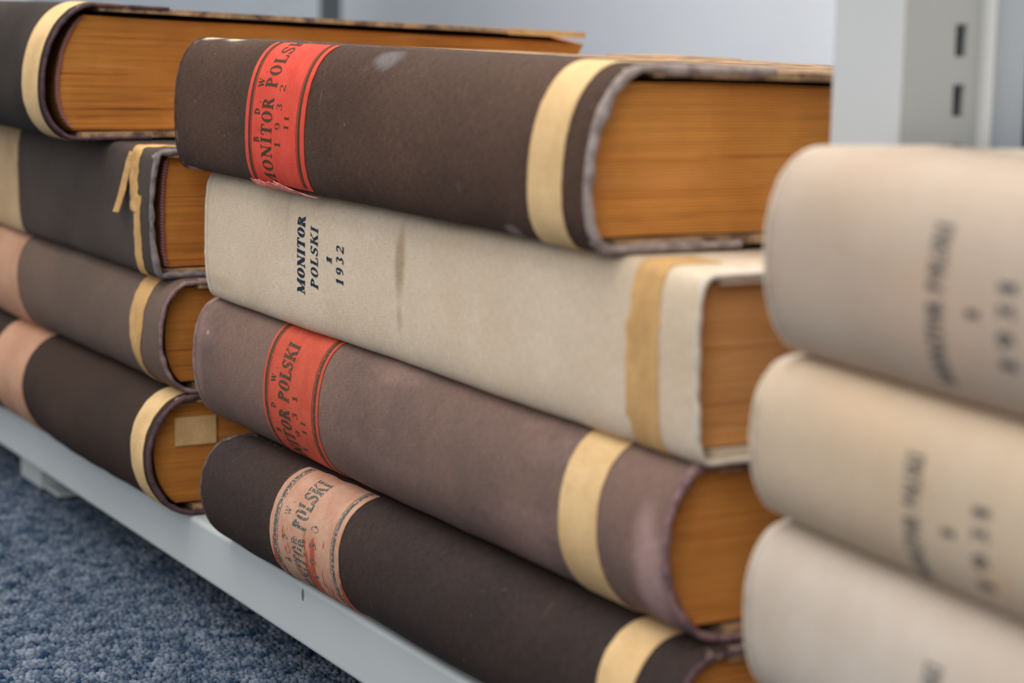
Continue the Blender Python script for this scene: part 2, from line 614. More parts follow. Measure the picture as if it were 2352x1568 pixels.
        for k in range(nl):
            za, zc = zb + (zt - zb) * k / nl, zb + (zt - zb) * (k + 1) / nl
            zm = (za + zc) / 2
            # follow the round of the spine
            ys = self.yprof(zm) + tk + hollow
            yf = W - self.fore - 0.006 * (1 - (2 * (zm - T / 2) / (zt - zb)) ** 2)
            jr = [rnd.uniform(-1, 1) * 0.00022 for _ in range(2)]
            rows = []
            zi, zj = [(th + 0.0008) + (T - 2 * th - 0.0016) * q / nl for q in (k, k + 1)]
            for st in range(4):
                side = 0 if st < 2 else 1
                rr = []
                for j in range(ny_ + 1):
                    y = ys + (yf - ys) * j / ny_
                    ex = jr[side] + 0.0005 * nz(zm * 170, y * 9, self.seed + side) + 0.00025 * nz(zm * 700, y * 15, side)
                    ex -= 0.0030 * max(0.0, nz(zm * 420, y * 14, self.seed * 2.1 + side) - 0.34)
                    x = (-square + ex) if side else (-L + square - ex)
                    wv = 0.0005 * nz(y * 22, self.seed, zm * 30)
                    pt = 1 - self.ptaper * max(0.0, y) / W
                    if st in (1, 2):
                        x = -0.045 if side else -L + 0.045
                        rr.append([self.warp(x, y, zi), self.warp(x, y, zj)])
                    else:
                        rr.append([self.warp(x, y, za * pt + wv + 0.00005), self.warp(x, y, zc * pt + wv - 0.00005)])
                rows.append(rr)
            I = [[[mb.add(p) for p in pr] for pr in rr] for rr in rows]
            for q in range(3):
                for j in range(ny_):
                    mb.face(I[q][j][0], I[q][j + 1][0], I[q + 1][j + 1][0], I[q + 1][j][0])
                    mb.face(I[q][j][1], I[q][j + 1][1], I[q + 1][j + 1][1], I[q + 1][j][1])
                for j in (0, ny_):
                    mb.face(I[q][j][0], I[q + 1][j][0], I[q + 1][j][1], I[q][j][1])
            for j in range(ny_):
                for sd in (0, 3):
                    mb.face(I[sd][j][0], I[sd][j + 1][0], I[sd][j + 1][1], I[sd][j][1])
        self.pages = mb.build('page_block', mats['pages'], self.root)
        # --- headbands
        if headband:
            for side in (0, 1):
                mb = MB()
                rows = []
                for i in range(50):
                    z = zb + 0.001 + (zt - zb - 0.002) * i / 49
                    ys = self.yprof(z) + tk + hollow
                    r = 0.0011
                    x = (-square + 0.0006) if side else (-L + square - 0.0006)
                    row = []
                    for k in range(8):
                        a = 2 * math.pi * k / 8
                        row.append(self.warp(x + r * math.cos(a), ys - 0.0002 + r * math.sin(a) + 0.0005 * nz(z * 130, self.seed, 3), z))
                    rows.append(row)
                mb.grid(rows, close=True)
                mb.build('headband', mats['headband'], self.root, smooth=True)

    # a patch of thin material glued round the spine: x0/x1 may be functions of s
    def patch(self, name, x0, x1, s0, s1, h, m, parent=None, ns=60, nx=8, ragged=0.0, endrag=0.0, thick=0.00025, pucker=0.0):
        f0 = x0 if callable(x0) else (lambda s: x0)
        f1 = x1 if callable(x1) else (lambda s: x1)
        mb = MB()
        mb.uv = []
        top, bot = [], []
        sd = self.seed * 1.9 + len(name)
        for i in range(ns + 1):
            a, c = [], []
            for j in range(nx + 1):
                fx = j / nx
                s = s0 + (s1 - s0) * i / ns
                if i in (0, ns):
                    s += endrag * nz(fx * 6 + sd, i, 2)
                xa, xb = f0(s) + ragged * nz(s * 300, sd, 1), f1(s) + ragged * nz(s * 300, sd, 6)
                x = xa + (xb - xa) * fx
                hh = h + pucker * nz(x * 130, s * 200, sd)
                a.append(self.surf(x, s, hh))
                mb.uv.append((x, s))
                c.append((x, s))
            top.append(a)
            bot.append(c)
        A = mb.grid(top)
        B = mb.grid([[self.surf(x, s, h - thick) for x, s in r] for r in bot])
        mb.uv += [p for r in bot for p in r]
        for i in range(ns):
            for j in (0, nx):
                mb.face(A[i][j], A[i + 1][j], B[i + 1][j], B[i][j])
        for i in (0, ns):
            for j in range(nx):
                mb.face(A[i][j], A[i][j + 1], B[i][j + 1], B[i][j])
        return mb.build(name, m, parent or self.root, smooth=False)

    # printed lettering that follows the round of the spine; reads upwards
    def text(self, lines, h, m, parent, name='lettering'):
        mb = MB()
        for (txt, xbase, s0, length, height, bold, gap, slant) in lines:
            for q in text_quads(txt, length, height, bold, gap, slant):
                ids = []
                for u, v in q:
                    ids.append(mb.add(self.surf(xbase - v, s0 + u, h)))
                mb.face(*ids)
        return mb.build(name, m, parent, fix=False)


# ------------------------------------------------------------------ materials
WORN = lin(196, 172, 148)
HB = stripes_mat('headband_stripes', lin(176, 118, 106), lin(92, 66, 74))
PG_A = pages_mat('pages_amber', lin(216, 146, 74), lin(196, 128, 62), lin(140, 84, 40), 0.0)
PG_B = pages_mat('pages_tan', lin(214, 156, 98), lin(198, 138, 82), lin(150, 98, 56), 3.0)
PG_C = pages_mat('pages_brown', lin(208, 138, 64), lin(188, 120, 56), lin(110, 68, 34), 6.0)
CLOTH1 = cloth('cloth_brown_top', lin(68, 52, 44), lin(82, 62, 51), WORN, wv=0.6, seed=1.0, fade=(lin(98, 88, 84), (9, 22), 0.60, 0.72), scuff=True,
               stains_tones=((-0.085, 0.046, 0.085, 0.030, lin(96, 75, 64), 0.45), (-0.330, 0.0655, 0.014, 0.0042, lin(214, 192, 160), 1.0), (-0.304, 0.0645, 0.010, 0.0036, lin(206, 182, 150), 1.0), (-0.150, 0.0575, 0.012, 0.006, lin(122, 118, 120), 0.6),  # broad first entry: cloth drawn paler towards the tail
                       (-0.3385, 0.016, 0.004, 0.004, lin(150, 128, 120), 0.7), (-0.329, 0.0015, 0.010, 0.0022, lin(190, 178, 166), 0.8), (-0.050, 0.004, 0.006, 0.003, lin(150, 136, 132), 0.7)))
CLOTH3 = cloth('cloth_mauve', lin(108, 89, 82), lin(124, 99, 89), lin(190, 160, 148), wv=0.36, seed=2.0, speck=0.4, scuff=True, fade=(lin(140, 114, 106), (10, 26), 0.5, 0.7),
               stains_tones=((-0.009, 0.030, 0.010, 0.026, lin(176, 144, 140), 0.75), (-0.367, 0.036, 0.006, 0.02, lin(146, 120, 112), 0.5), (-0.358, 0.052, 0.0016, 0.0012, lin(196, 160, 146), 0.8)))
CLOTH4 = cloth('cloth_dark', lin(54, 45, 43), lin(63, 50, 45), lin(150, 132, 122), wv=0.55, seed=3.0, speck=0.45, scuff=True)
CLOTHL1 = cloth('cloth_black_brown', lin(48, 42, 38), lin(60, 51, 46), lin(170, 146, 128), seed=4.0, speck=0.3)
CLOTHL2 = cloth('cloth_charcoal', lin(72, 63, 57), lin(80, 70, 64), lin(150, 140, 138), seed=5.0, speck=0.2)
CLOTHL3 = cloth('cloth_taupe', lin(104, 88, 78), lin(113, 93, 81), lin(170, 150, 140), seed=6.0, speck=0.2)
CLOTHL4 = cloth('cloth_umber', lin(55, 44, 38), lin(64, 49, 41), lin(150, 130, 122), seed=7.0, speck=0.2)
CREAM = lin(216, 197, 173)
CREAM2 = lin(206, 185, 159)
CW = lin(218, 206, 190)
STAIN = lin(168, 146, 116)
CLOTH2 = cloth('cloth_cream', CREAM, CREAM2, CW, thread=2700, wv=0.22, speck=0.3, seed=8.0,
               stains_tones=((-0.1855, 0.0400, 0.0052, 0.0165, lin(160, 134, 100), 0.75), (-0.1855, 0.020, 0.003, 0.006, STAIN, 0.5), (-0.285, 0.048, 0.0025, 0.012, lin(150, 146, 140), 0.18),  # grey last entry: a wrinkle's shade put into the colour
                       (-0.245, 0.060, 0.05, 0.006, lin(150, 132, 104), 0.45), (-0.155, 0.058, 0.02, 0.004, lin(150, 132, 104), 0.35), (-0.36, 0.012, 0.02, 0.004, STAIN, 0.3)))  # first two: long brown tone along the upper edge
CLOTHR1 = cloth('cloth_cream_pink', lin(189, 171, 154), lin(183, 162, 143), CW, wv=0.12, speck=0.2, seed=9.0, stains_tones=((-0.30, 0.03, 0.03, 0.02, lin(196, 168, 146), 0.5),))
CLOTHR2 = cloth('cloth_cream_yellow', lin(200, 180, 156), lin(194, 170, 144), CW, wv=0.12, speck=0.2, seed=10.0, stains_tones=((-0.275, 0.018, 0.010, 0.006, lin(208, 170, 130), 0.45), (-0.33, 0.045, 0.03, 0.008, lin(206, 176, 142), 0.35)))
CLOTHR3 = cloth('cloth_cream_grey', lin(198, 186, 174), lin(190, 174, 158), CW, wv=0.12, speck=0.2, seed=11.0)
BAND = paper('band_buff', lin(222, 188, 138), lin(208, 172, 122), 50)
BAND_D = paper('band_ochre', lin(208, 166, 110), lin(188, 146, 96), 70)
BAND_L = paper('label_tan', lin(196, 152, 124), lin(184, 138, 112), 40)
BAND_B = paper('label_buff', lin(200, 170, 132), lin(188, 156, 118), 40)
RIM_G = paper('rim_grey', lin(166, 152, 146), lin(128, 114, 110), 160)
RIM_M = paper('rim_mauve', lin(146, 116, 116), lin(104, 84, 86), 160)
RIM_P = paper('rim_plum', lin(96, 72, 76), lin(66, 54, 58), 220)
RIM_D = paper('rim_dark', lin(88, 70, 62), lin(64, 50, 44), 260)
RIM_H = paper('rim_mauve_head', lin(150, 126, 118), lin(122, 100, 94), 220)
RIM_H4 = paper('rim_dark_head', lin(104, 90, 86), lin(66, 56, 54), 220)
RIM_M3 = paper('rim_mauve_tail', lin(150, 118, 116), lin(96, 74, 78), 160)
RIM_G2 = paper('rim_slate', lin(140, 130, 128), lin(96, 92, 94), 160)
RIM_C = paper('rim_cream', lin(216, 204, 188), lin(200, 186, 168), 120)
BOARD_D = paper('board_dark', lin(112, 94, 84), lin(74, 62, 60), 120)
BOARD_T = paper('board_worn_tan', lin(186, 150, 112), lin(98, 78, 66), 110)
BOARD_C = paper('board_cream', lin(208, 194, 174), lin(196, 180, 158), 60)
CORNER = paper('corner_buff', lin(218, 172, 112), lin(200, 150, 92), 90)
RED1 = label_mat('label_scarlet', lin(220, 82, 64), lin(210, 73, 57), lin(238, 132, 108), seed=1)
RED3 = label_mat('label_brick', lin(200, 88, 66), lin(190, 80, 60), lin(222, 124, 94), seed=2)
PALE4 = label_mat('label_scraped', lin(194, 152, 128), lin(184, 136, 113), lin(204, 170, 146), streak=lin(172, 82, 60), seed=3)
FRAY = paper('label_frayed', lin(248, 168, 150), lin(236, 120, 104), 500)
INK1 = ink_mat('ink_bronze', lin(72, 56, 36), lin(232, 90, 70), 0.1)
INK3 = ink_mat('ink_olive', lin(78, 64, 46), lin(220, 96, 76), 0.22, 2)
INK4 = ink_mat('ink_grey', lin(82, 88, 84), lin(222, 178, 150), 0.34, 4)
NAVY = ink_mat('ink_navy', lin(28, 46, 62), lin(206, 192, 170), 0.12, 6)
INKR = ink_mat('ink_faded', lin(84, 84, 82), lin(206, 190, 170), 0.2, 8)
SLIP = paper('slip_buff', lin(214, 178, 128), lin(204, 166, 116), 60)
SHELF = metal('shelf_enamel', lin(184, 190, 191))
POST = metal('post_enamel', lin(196, 199, 200))
POST_W = metal('post_web_enamel', lin(162, 165, 164))
PANEL = metal('panel_grey', lin(164, 171, 178))
CHIP = metal('chipped_enamel', lin(112, 116, 116))
PANEL_D = metal('panel_dark', lin(70, 76, 78))
WALL = paper('wall_white', lin(236, 238, 242), lin(232, 234, 240), 4, 0.1, 0.9)

# ------------------------------------------------------------------ setting
FLOOR_Z = -0.051
mb = MB()
mb.box(-4, 3, -3.0, 0.98, FLOOR_Z - 0.05, FLOOR_Z - 0.0005)
tcar = NT('carpet_base')
ob = tcar.coord('Object')
cc = tcar.mix(tcar.ramp(tcar.noise(ob, 260, 2, 0.6), 0.38, 0.66), lin(26, 46, 70), lin(96, 108, 124))
tcar.out(cc, 0.95, tcar.noise(ob, 260, 2), 0.8, 0.002)
floor = tag(mb.build('floor', tcar.m), kind='structure')
mb = MB()
mb.box(-4, 3, 0.98, 1.08, FLOOR_Z, 2.6)
tag(mb.build('wall_back', WALL), kind='structure')

# carpet pile: looped tufts, real relief
tt = NT('carpet_tuft')
sh = tt.attr('wear_tone')
cc = tt.mix(sh, lin(26, 50, 76), lin(126, 136, 150))
cc = tt.mix(tt.ramp(tt.noise(tt.coord('Object'), 14, 3), 0.4, 0.7, 0, 0.35), cc, lin(70, 84, 100))
tt.out(cc, 0.95)
rng = np.random.default_rng(5)
sp = 0.0023
gx, gy = np.meshgrid(np.arange(-1.45, 0.12, sp), np.arange(-0.30, 0.09, sp), indexing='ij')
cx = (gx + rng.uniform(-1, 1, gx.shape) * sp * 0.42).ravel()
cy = (gy + rng.uniform(-1, 1, gy.shape) * sp * 0.42).ravel()
nT = len(cx)
rr = rng.uniform(0.7, 1.3, nT) * sp * 0.78
hh = rng.uniform(0.6, 1.4, nT) * 0.0019
ph = rng.uniform(0, 6.28, nT)
V = np.zeros((nT, 9, 3))
for k in range(4):
    a = ph + k * math.pi / 2
    V[:, k, 0] = cx + rr * np.cos(a)
    V[:, k, 1] = cy + rr * np.sin(a)
    V[:, k, 2] = FLOOR_Z - 0.001
    V[:, 4 + k, 0] = cx + rr * 0.8 * np.cos(a + 0.4)
    V[:, 4 + k, 1] = cy + rr * 0.8 * np.sin(a + 0.4)
    V[:, 4 + k, 2] = FLOOR_Z + hh * 0.65
V[:, 8, 0], V[:, 8, 1], V[:, 8, 2] = cx + rng.uniform(-1, 1, nT) * 0.0006, cy + rng.uniform(-1, 1, nT) * 0.0006, FLOOR_Z + hh
base = (np.arange(nT) * 9)[:, None]
F = []
for k in range(4):
    j = (k + 1) % 4
    F.append(base + np.array([[k, j, 4 + j]]))
    F.append(base + np.array([[k, 4 + j, 4 + k]]))
    F.append(base + np.array([[4 + k, 4 + j, 8]]))
F = np.concatenate(F, 0)
me = bpy.data.meshes.new('carpet_pile')
me.vertices.add(nT * 9)
me.vertices.foreach_set('co', V.astype(np.float32).ravel())
me.loops.add(len(F) * 3)
me.loops.foreach_set('vertex_index', F.astype(np.int32).ravel())
me.polygons.add(len(F))
me.polygons.foreach_set('loop_start', np.arange(0, len(F) * 3, 3, dtype=np.int32))
me.update(calc_edges=True)
at = me.attributes.new('wear_tone', 'FLOAT', 'POINT')
low = np.array([0.5 + 0.9 * nz(a * 110, b * 110, 3) for a, b in zip(cx, cy)])
val = np.clip(low * 0.75 + rng.uniform(-0.22, 0.38, nT), 0, 1)
at.data.foreach_set('value', np.repeat(val, 9).astype(np.float32))
me.polygons.foreach_set('use_smooth', [True] * len(F))
me.materials.append(tt.m)
pile = bpy.data.objects.new('carpet_pile', me)
COL.objects.link(pile)
tag(pile, 'blue grey looped carpet pile on the floor below the shelf', 'carpet', kind='stuff')


# ------------------------------------------------------------------ shelves (two bays side by side)
def shelf(x0, x1, label):
    root = bpy.data.objects.new('metal_shelf', None)
    COL.objects.link(root)
    root.location = ((x0 + x1) / 2, 0.2, FLOOR_Z)
    tag(root, label, 'shelf', 'bottom shelves of the rack')
    ox, oy, oz = (x0 + x1) / 2, 0.2, FLOOR_Z
    yf, yb, h, t = SHELF_Y, 0.46, SHELF_H, 0.0012
    # tray with folded front and back lips, one bent sheet with a rounded front fold
    r = 0.0022
    prof = [(yf + 0.012, -h), (yf + r, -h)]
    for k in range(5):
        a = math.pi * 1.5 - (math.pi / 2) * k / 4
        prof.append((yf + r + r * math.cos(a), -h + r + r * math.sin(a)))
    for k in range(5):
        a = math.pi - (math.pi / 2) * k / 4
        prof.append((yf + r + r * math.cos(a), -r + r * math.sin(a)))
    prof += [(yb, 0.0), (yb, -h)]
    inn = []
    for i, (y, z) in enumerate(prof):
        a = prof[max(0, i - 1)]
        b = prof[min(len(prof) - 1, i + 1)]
        d = math.hypot(b[0] - a[0], b[1] - a[1])
        inn.append((y + (b[1] - a[1]) / d * t, z - (b[0] - a[0]) / d * t))
    mb = MB()
    loop = prof + inn[::-1]
    A = mb.grid([[(x - ox, y - oy, z - oz) for y, z in loop] for x in (x0, x1)], close=True)
    for q in (0, 1):
        n = len(prof)
        for i in range(n - 1):
            mb.face(A[q][i], A[q][i + 1], A[q][2 * n - 2 - i], A[q][2 * n - 1 - i])
    mb.build('tray', SHELF, root)
    return root, (ox, oy, oz)


SHELF_Y, SHELF_H = 0.0015, 0.0258
sroot, so = shelf(-1.35, 0.0470, 'pale grey enamelled metal shelf under the dark brown volumes')
# shelf feet
for fx in (-0.645, -1.25, -0.02):
    mb = MB()
    mb.box(fx - 0.02 - so[0], fx + 0.02 - so[0], 0.0175 - so[1], 0.0195 - so[1], FLOOR_Z + 0.0036 - so[2], -0.0015 - so[2])
    mb.box(fx + 0.018 - so[0], fx + 0.02 - so[0], 0.0195 - so[1], 0.07 - so[1], FLOOR_Z + 0.0036 - so[2], -0.0015 - so[2])
    ft = mb.build('foot', SHELF, sroot)
    mb = MB()
    mb.box(fx + 0.02 - so[0], fx + 0.045 - so[0], 0.0195 - so[1], 0.045 - so[1], 0.0036, 0.0056)
    mb.build('base_plate', SHELF, sroot)
# paint chip on the front lip
mb = MB()
for k in range(10):
    a = 2 * math.pi * k / 10
    mb.add((-0.2235 + 0.0012 * math.cos(a) * (1 + 0.4 * nz(k * 1.3, 2)) - so[0], SHELF_Y - 0.0001 - so[1], -0.0045 + 0.0026 * math.sin(a) * (1 + 0.3 * nz(k, 7)) - so[2]))
mb.face(*range(10))
mb.build('paint_chip', CHIP, sroot, fix=False)
sroot2, so2 = shelf(0.0785, 1.0, 'pale grey enamelled metal shelf under the cream volumes')
for fx in (0.13, 0.9):
    mb = MB()
    mb.box(fx - 0.02 - so2[0], fx + 0.02 - so2[0], 0.0175 - so2[1], 0.0195 - so2[1], FLOOR_Z + 0.0036 - so2[2], -0.0015 - so2[2])
    mb.box(fx + 0.018 - so2[0], fx + 0.02 - so2[0], 0.0195 - so2[1], 0.07 - so2[1], FLOOR_Z + 0.0036 - so2[2], -0.0015 - so2[2])
    mb.build('foot', SHELF, sroot2)

# ------------------------------------------------------------------ slotted upright between the stacks
PX0, PX1, PY0 = 0.0475, 0.0765, 0.0432
post = bpy.data.objects.new('slotted_upright', None)
COL.objects.link(post)
post.location = (PX0, PY0, FLOOR_Z)
tag(post, 'white slotted metal upright standing between the brown and the cream book stacks', 'shelf post')
ZT = 1.85


def pbox(mb, x0, x1, y0, y1, z0, z1, o):
    mb.box(x0 - o[0], x1 - o[0], y0 - o[1], y1 - o[1], z0 - o[2], z1 - o[2])


po = (PX0, PY0, FLOOR_Z)
mb = MB()
pbox(mb, PX0, PX1, PY0, PY0 + 0.0015, FLOOR_Z + 0.001, ZT, po)
pbox(mb, PX0, PX0 + 0.0015, PY0 + 0.0015, PY0 + 0.028, FLOOR_Z + 0.001, ZT, po)
mb.build('front_flange', POST, post, bevel=0.0004)
mb = MB()
ya, yb, yc, yd = PY0 + 0.0015, 0.0622, 0.0662, PY0 + 0.028
pbox(mb, PX1 - 0.0015, PX1, ya, yb, FLOOR_Z + 0.001, ZT, po)
pbox(mb, PX1 - 0.0015, PX1, yc, yd, FLOOR_Z + 0.001, ZT, po)
pit, sh_ = 0.0163, 0.0088
zc0 = 0.2203 - 17 * pit
z = FLOOR_Z + 0.001
k = 0
while z < ZT:
    zs = zc0 + k * pit - sh_ / 2
    k += 1
    if zs <= z:
        continue
    pbox(mb, PX1 - 0.0015, PX1, yb, yc, z, min(zs, ZT), po)
    z = zs + sh_
mb.build('slotted_web', POST_W, post, fix=False)
mb = MB()
pbox(mb, PX1 - 0.0015, PX1 + 0.003, yd, yd + 0.0028, FLOOR_Z + 0.001, ZT, po)
mb.build('rear_lip', POST, post, bevel=0.0005)
mb = MB()
pbox(mb, PX0 + 0.006, PX1 - 0.004, yd + 0.0028, 0.092, FLOOR_Z + 0.001, ZT, po)
mb.build('rear_channel', PANEL, post, bevel=0.0005)
mb = MB()
pbox(mb, PX0 + 0.008, PX0 + 0.0095, 0.092, 0.42, FLOOR_Z + 0.001, ZT, po)
mb.build('side_sheet', PANEL_D, post)

# far grey end panel behind the top-left volume
PYR = 0.52
XR = -1.365
ep = bpy.data.objects.new('rack_end_panel', None)
COL.objects.link(ep)
ep.location = (XR, PYR, FLOOR_Z)
tag(ep, 'grey slotted metal panel far behind the topmost left volume', 'shelf panel')
mb = MB()
eo = (XR, PYR, FLOOR_Z)
cols = [(-0.128, -0.112), (-0.050, -0.034)]
edges = [(-0.95, -0.128), (-0.112, -0.050), (-0.034, 0.0)]
for a, b in edges:
    mb.box(a, b, 0, 0.002, 0.001, 1.9)
for a, b in cols:
    z = 0.001
    k = 0
    while z < 1.9:
        zs = 0.048 + k * 0.033
        k += 1
        mb.box(a, b, 0, 0.002, z, min(zs, 1.9))
        z = zs + 0.017
mb.build('slotted_sheet', PANEL, ep, fix=False)
mb = MB()
mb.box(-0.001, 0.001, 0.0, 0.022, 0.001, 1.9)
mb.build('folded_edge', PANEL_D, ep)

# ------------------------------------------------------------------ books
def mats(spine, pages, rim, board, corner=CORNER, head=None):
    return dict(rim_head=head or rim, spine=spine, pages=pages, rim=rim, board=board, corner=corner, headband=HB)


GM, GLF, GR = 'middle stack of volumes', 'left stack of volumes', 'right stack of cream volumes'
# middle stack, bottom to top
b4 = Book('bound_volume', 'dark brown volume with scraped pink label, bottom of the middle stack', (0.0455, -0.003, 0.0008), 0.3460, 0.265, 0.0446, 0.018, 2.1,
          mats(CLOTH4, PG_A, RIM_P, BOARD_T, head=RIM_H4), GM, seed=4, wob=0.0012, low=0.017, rz=math.radians(1.4))
b3 = Book('bound_volume', 'mauve brown volume with brick red label under the cream volume', (0.038, -0.002, 0.0462), 0.373, 0.268, 0.0534, 0.0155, 2.15,
          mats(CLOTH3, PG_A, RIM_M3, BOARD_T, head=RIM_H), GM, seed=3, wob=0.0008, rim=0.0012, low=0.0205, flare=0.3)
b2 = Book('bound_volume', 'cream cloth volume with navy lettering, between two brown volumes', (0.0435, 0.0025, 0.1004), 0.3755, 0.272, 0.0545, 0.0068, 3.2,
          mats(CLOTH2, PG_B, RIM_C, BOARD_C), GM, seed=2, wob=0.0007, full=True, hollow=0.0022, headband=False, cover_ext=0.05)
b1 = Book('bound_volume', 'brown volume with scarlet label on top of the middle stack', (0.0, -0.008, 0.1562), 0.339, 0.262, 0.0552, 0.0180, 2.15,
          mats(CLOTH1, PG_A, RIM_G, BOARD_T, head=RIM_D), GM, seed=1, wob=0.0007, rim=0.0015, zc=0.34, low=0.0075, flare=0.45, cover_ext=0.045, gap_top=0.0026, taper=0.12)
# left stack
l4 = Book('bound_volume', 'umber brown volume with a paper slip on its pages, bottom of the left stack', (-0.347, -0.018, 0.0008), 0.362, 0.262, 0.0538, 0.0205, 2.0,
          mats(CLOTHL4, PG_C, RIM_P, BOARD_T), GLF, seed=14, wob=0.0018, hollow=0.0048, rim=0.0013, headband=False, square=0.0090)
l3 = Book('bound_volume', 'taupe volume with torn ochre band, second from the bottom of the left stack', (-0.349, -0.012, 0.0552), 0.366, 0.262, 0.0498, 0.0165, 2.2,
          mats(CLOTHL3, PG_C, RIM_M, BOARD_T), GLF, seed=13, wob=0.001, hollow=0.0045, headband=False, square=0.0085)
l2 = Book('bound_volume', 'charcoal volume with a dangling torn paper strip in the left stack', (-0.359, -0.012, 0.1058), 0.366, 0.262, 0.0560, 0.0060, 3.0,
          mats(CLOTHL2, PG_C, RIM_G2, BOARD_T), GLF, seed=12, wob=0.0013, hollow=0.0065, rim=0.0014)
l1 = Book('bound_volume', 'blackish brown volume jutting forward on top of the left stack', (-0.417, -0.041, 0.1630), 0.372, 0.285, 0.0625, 0.0260, 2.0,
          mats(CLOTHL1, PG_C, RIM_P, BOARD_T), GLF, seed=11, wob=0.001, hollow=0.008, taper=0.175, gap=0.0015, gap_top=0.0026, ptaper=0.05, zc=0.34, low=0.016, fore=-0.004)
# right stack (their right ends run out of the picture); the stack stands slightly askew
RA = math.radians(-5.2)


def rloc(xl, L, z):
    return (xl + L * math.cos(RA), -0.004 + L * math.sin(RA), z)


r4 = Book('bound_volume', 'cream cloth volume at the very bottom of the right stack', rloc(0.081, 0.379, 0.0008), 0.379, 0.27, 0.0430, 0.012, 3.0,
          mats(CLOTHR1, PG_B, RIM_C, BOARD_C), GR, seed=24, full=True, headband=False, rim=0.0005, rz=RA)
r3 = Book('bound_volume', 'greyish cream cloth volume, lowest one visible in the right stack', rloc(0.079, 0.381, 0.0450), 0.381, 0.27, 0.0486, 0.016, 2.4,
          mats(CLOTHR3, PG_B, RIM_C, BOARD_C), GR, seed=23, full=True, headband=False, rim=0.0005, rz=RA)
r2 = Book('bound_volume', 'yellowed cream cloth volume with blurred lettering, middle one visible in the right stack', rloc(0.080, 0.380, 0.0946), 0.380, 0.27, 0.0436, 0.015, 2.4,
          mats(CLOTHR2, PG_B, RIM_C, BOARD_C), GR, seed=22, full=True, headband=False, rim=0.0005, rz=RA)
r1 = Book('bound_volume', 'cream cloth volume with blurred lettering on top of the right stack', rloc(0.083, 0.377, 0.1386), 0.377, 0.27, 0.0545, 0.017, 2.3,
          mats(CLOTHR1, PG_B, RIM_C, BOARD_C), GR, seed=21, full=True, headband=False, rim=0.0005, rz=RA)

H0 = 0.0007


def red_label(bk, xl, xr, s0, s1, m, ink, lines, lw=(0.0036, 0.0021, 0.0004), rag=0.0002):
    """xl, xr in world X"""
    ox = bk.root.location.x
    a, b = xl - ox, xr - ox
    lab = bk.patch('spine_label', a, b, s0, s1, H0 + 0.0001, m, ragged=rag, endrag=0.0008, nx=14, ns=80)
    mg, tkw, tn = lw
    for (u0, u1) in ((a + mg, a + mg + tkw), (a + mg + tkw + 0.0008, a + mg + tkw + 0.0008 + tn), (b - mg - tkw, b - mg), (b - mg - tkw - 0.0008 - tn, b - mg - tkw - 0.0008)):
        bk.patch('label_rule', u0, u1, s0 + 0.001, s1 - 0.0005, H0 + 0.0002, ink, parent=lab, nx=1, ns=80, thick=0.00008)
    bk.text([(t, x - ox, s, ln, h, bo, g, sl) for (t, x, s, ln, h, bo, g, sl) in lines], H0 + 0.00022, ink, lab)
    return lab


S1, S3, S4 = b1.S, b3.S, b4.S
lab1 = red_label(b1, -0.2575, -0.1995, 0.004, S1 - 0.003, RED1, INK1, [
    ('B. D. W.', -0.2430, S1 * 0.30, S1 * 0.42, 0.0054, 1.15, 0.50, 0),
    ('MONITOR POLSKI', -0.2308, S1 * 0.04, S1 * 0.985, 0.0105, 1.12, 0.09, 0),
    ('1932', -0.2220, S1 * 0.29, S1 * 0.36, 0.0056, 0.95, 0.85, 0),
    ('II', -0.2138, S1 * 0.40, S1 * 0.075, 0.0044, 1.1, 0.35, 0)])
ox = b1.root.location.x
b1.patch('frayed_flap', -0.2585 - ox, lambda s: -0.203 - ox - 6.0 * max(0.0, s - 0.001), 0.0002, 0.0048, H0 + 0.0009, FRAY, parent=lab1, ragged=0.0010, endrag=0.0022, nx=24, ns=14, pucker=0.0008)
lab3 = red_label(b3, -0.2556, -0.2003, 0.002, S3 * 0.955, RED3, INK3, [
    ('B. D. W.', -0.2425, S3 * 0.31, S3 * 0.37, 0.0046, 1.2, 0.60, 0),
    ('MONITOR POLSKI', -0.2285, S3 * 0.045, S3 * 0.785, 0.0108, 1.4, 0.06, 0.06),
    ('1931', -0.2200, S3 * 0.245, S3 * 0.32, 0.0052, 1.2, 0.85, 0),
    ('II', -0.2126, S3 * 0.375, S3 * 0.07, 0.0042, 1.1, 0.35, 0)], lw=(0.0022, 0.0023, 0.0004))
lab4 = red_label(b4, -0.2275, -0.1695, 0.002, S4 * 0.97, PALE4, INK4, [
    ('B. D. W.', -0.2122, S4 * 0.33, S4 * 0.38, 0.0046, 1.1, 0.60, 0),
    ('MONITOR POLSKI', -0.1978, S4 * 0.10, S4 * 0.79, 0.0108, 1.4, 0.06, 0.06),
    ('1930', -0.1885, S4 * 0.31, S4 * 0.32, 0.0054, 1.1, 0.85, 0)], lw=(0.0034, 0.0021, 0.0004), rag=0.0004)
# cream volume lettering
S2 = b2.S
ox = b2.root.location.x
sz = lambda z: S2 / 2 + (z - 0.1004 - b2.T / 2)
b2.text([('MONITOR', -0.2232 - ox, sz(0.1152), 0.0303, 0.0070, 1.5, 0.05, 0.10),
         ('POLSKI', -0.2112 - ox, sz(0.1186), 0.0235, 0.0066, 1.25, 0.10, 0.12),
         ('1', -0.1985 - ox, sz(0.1298), 0.0028, 0.0046, 1.5, 0.0, 0.10),
         ('1932', -0.1885 - ox, sz(0.1230), 0.0146, 0.0062, 1.45, 0.26, 0.10)], 0.0006, NAVY, b2.spine)
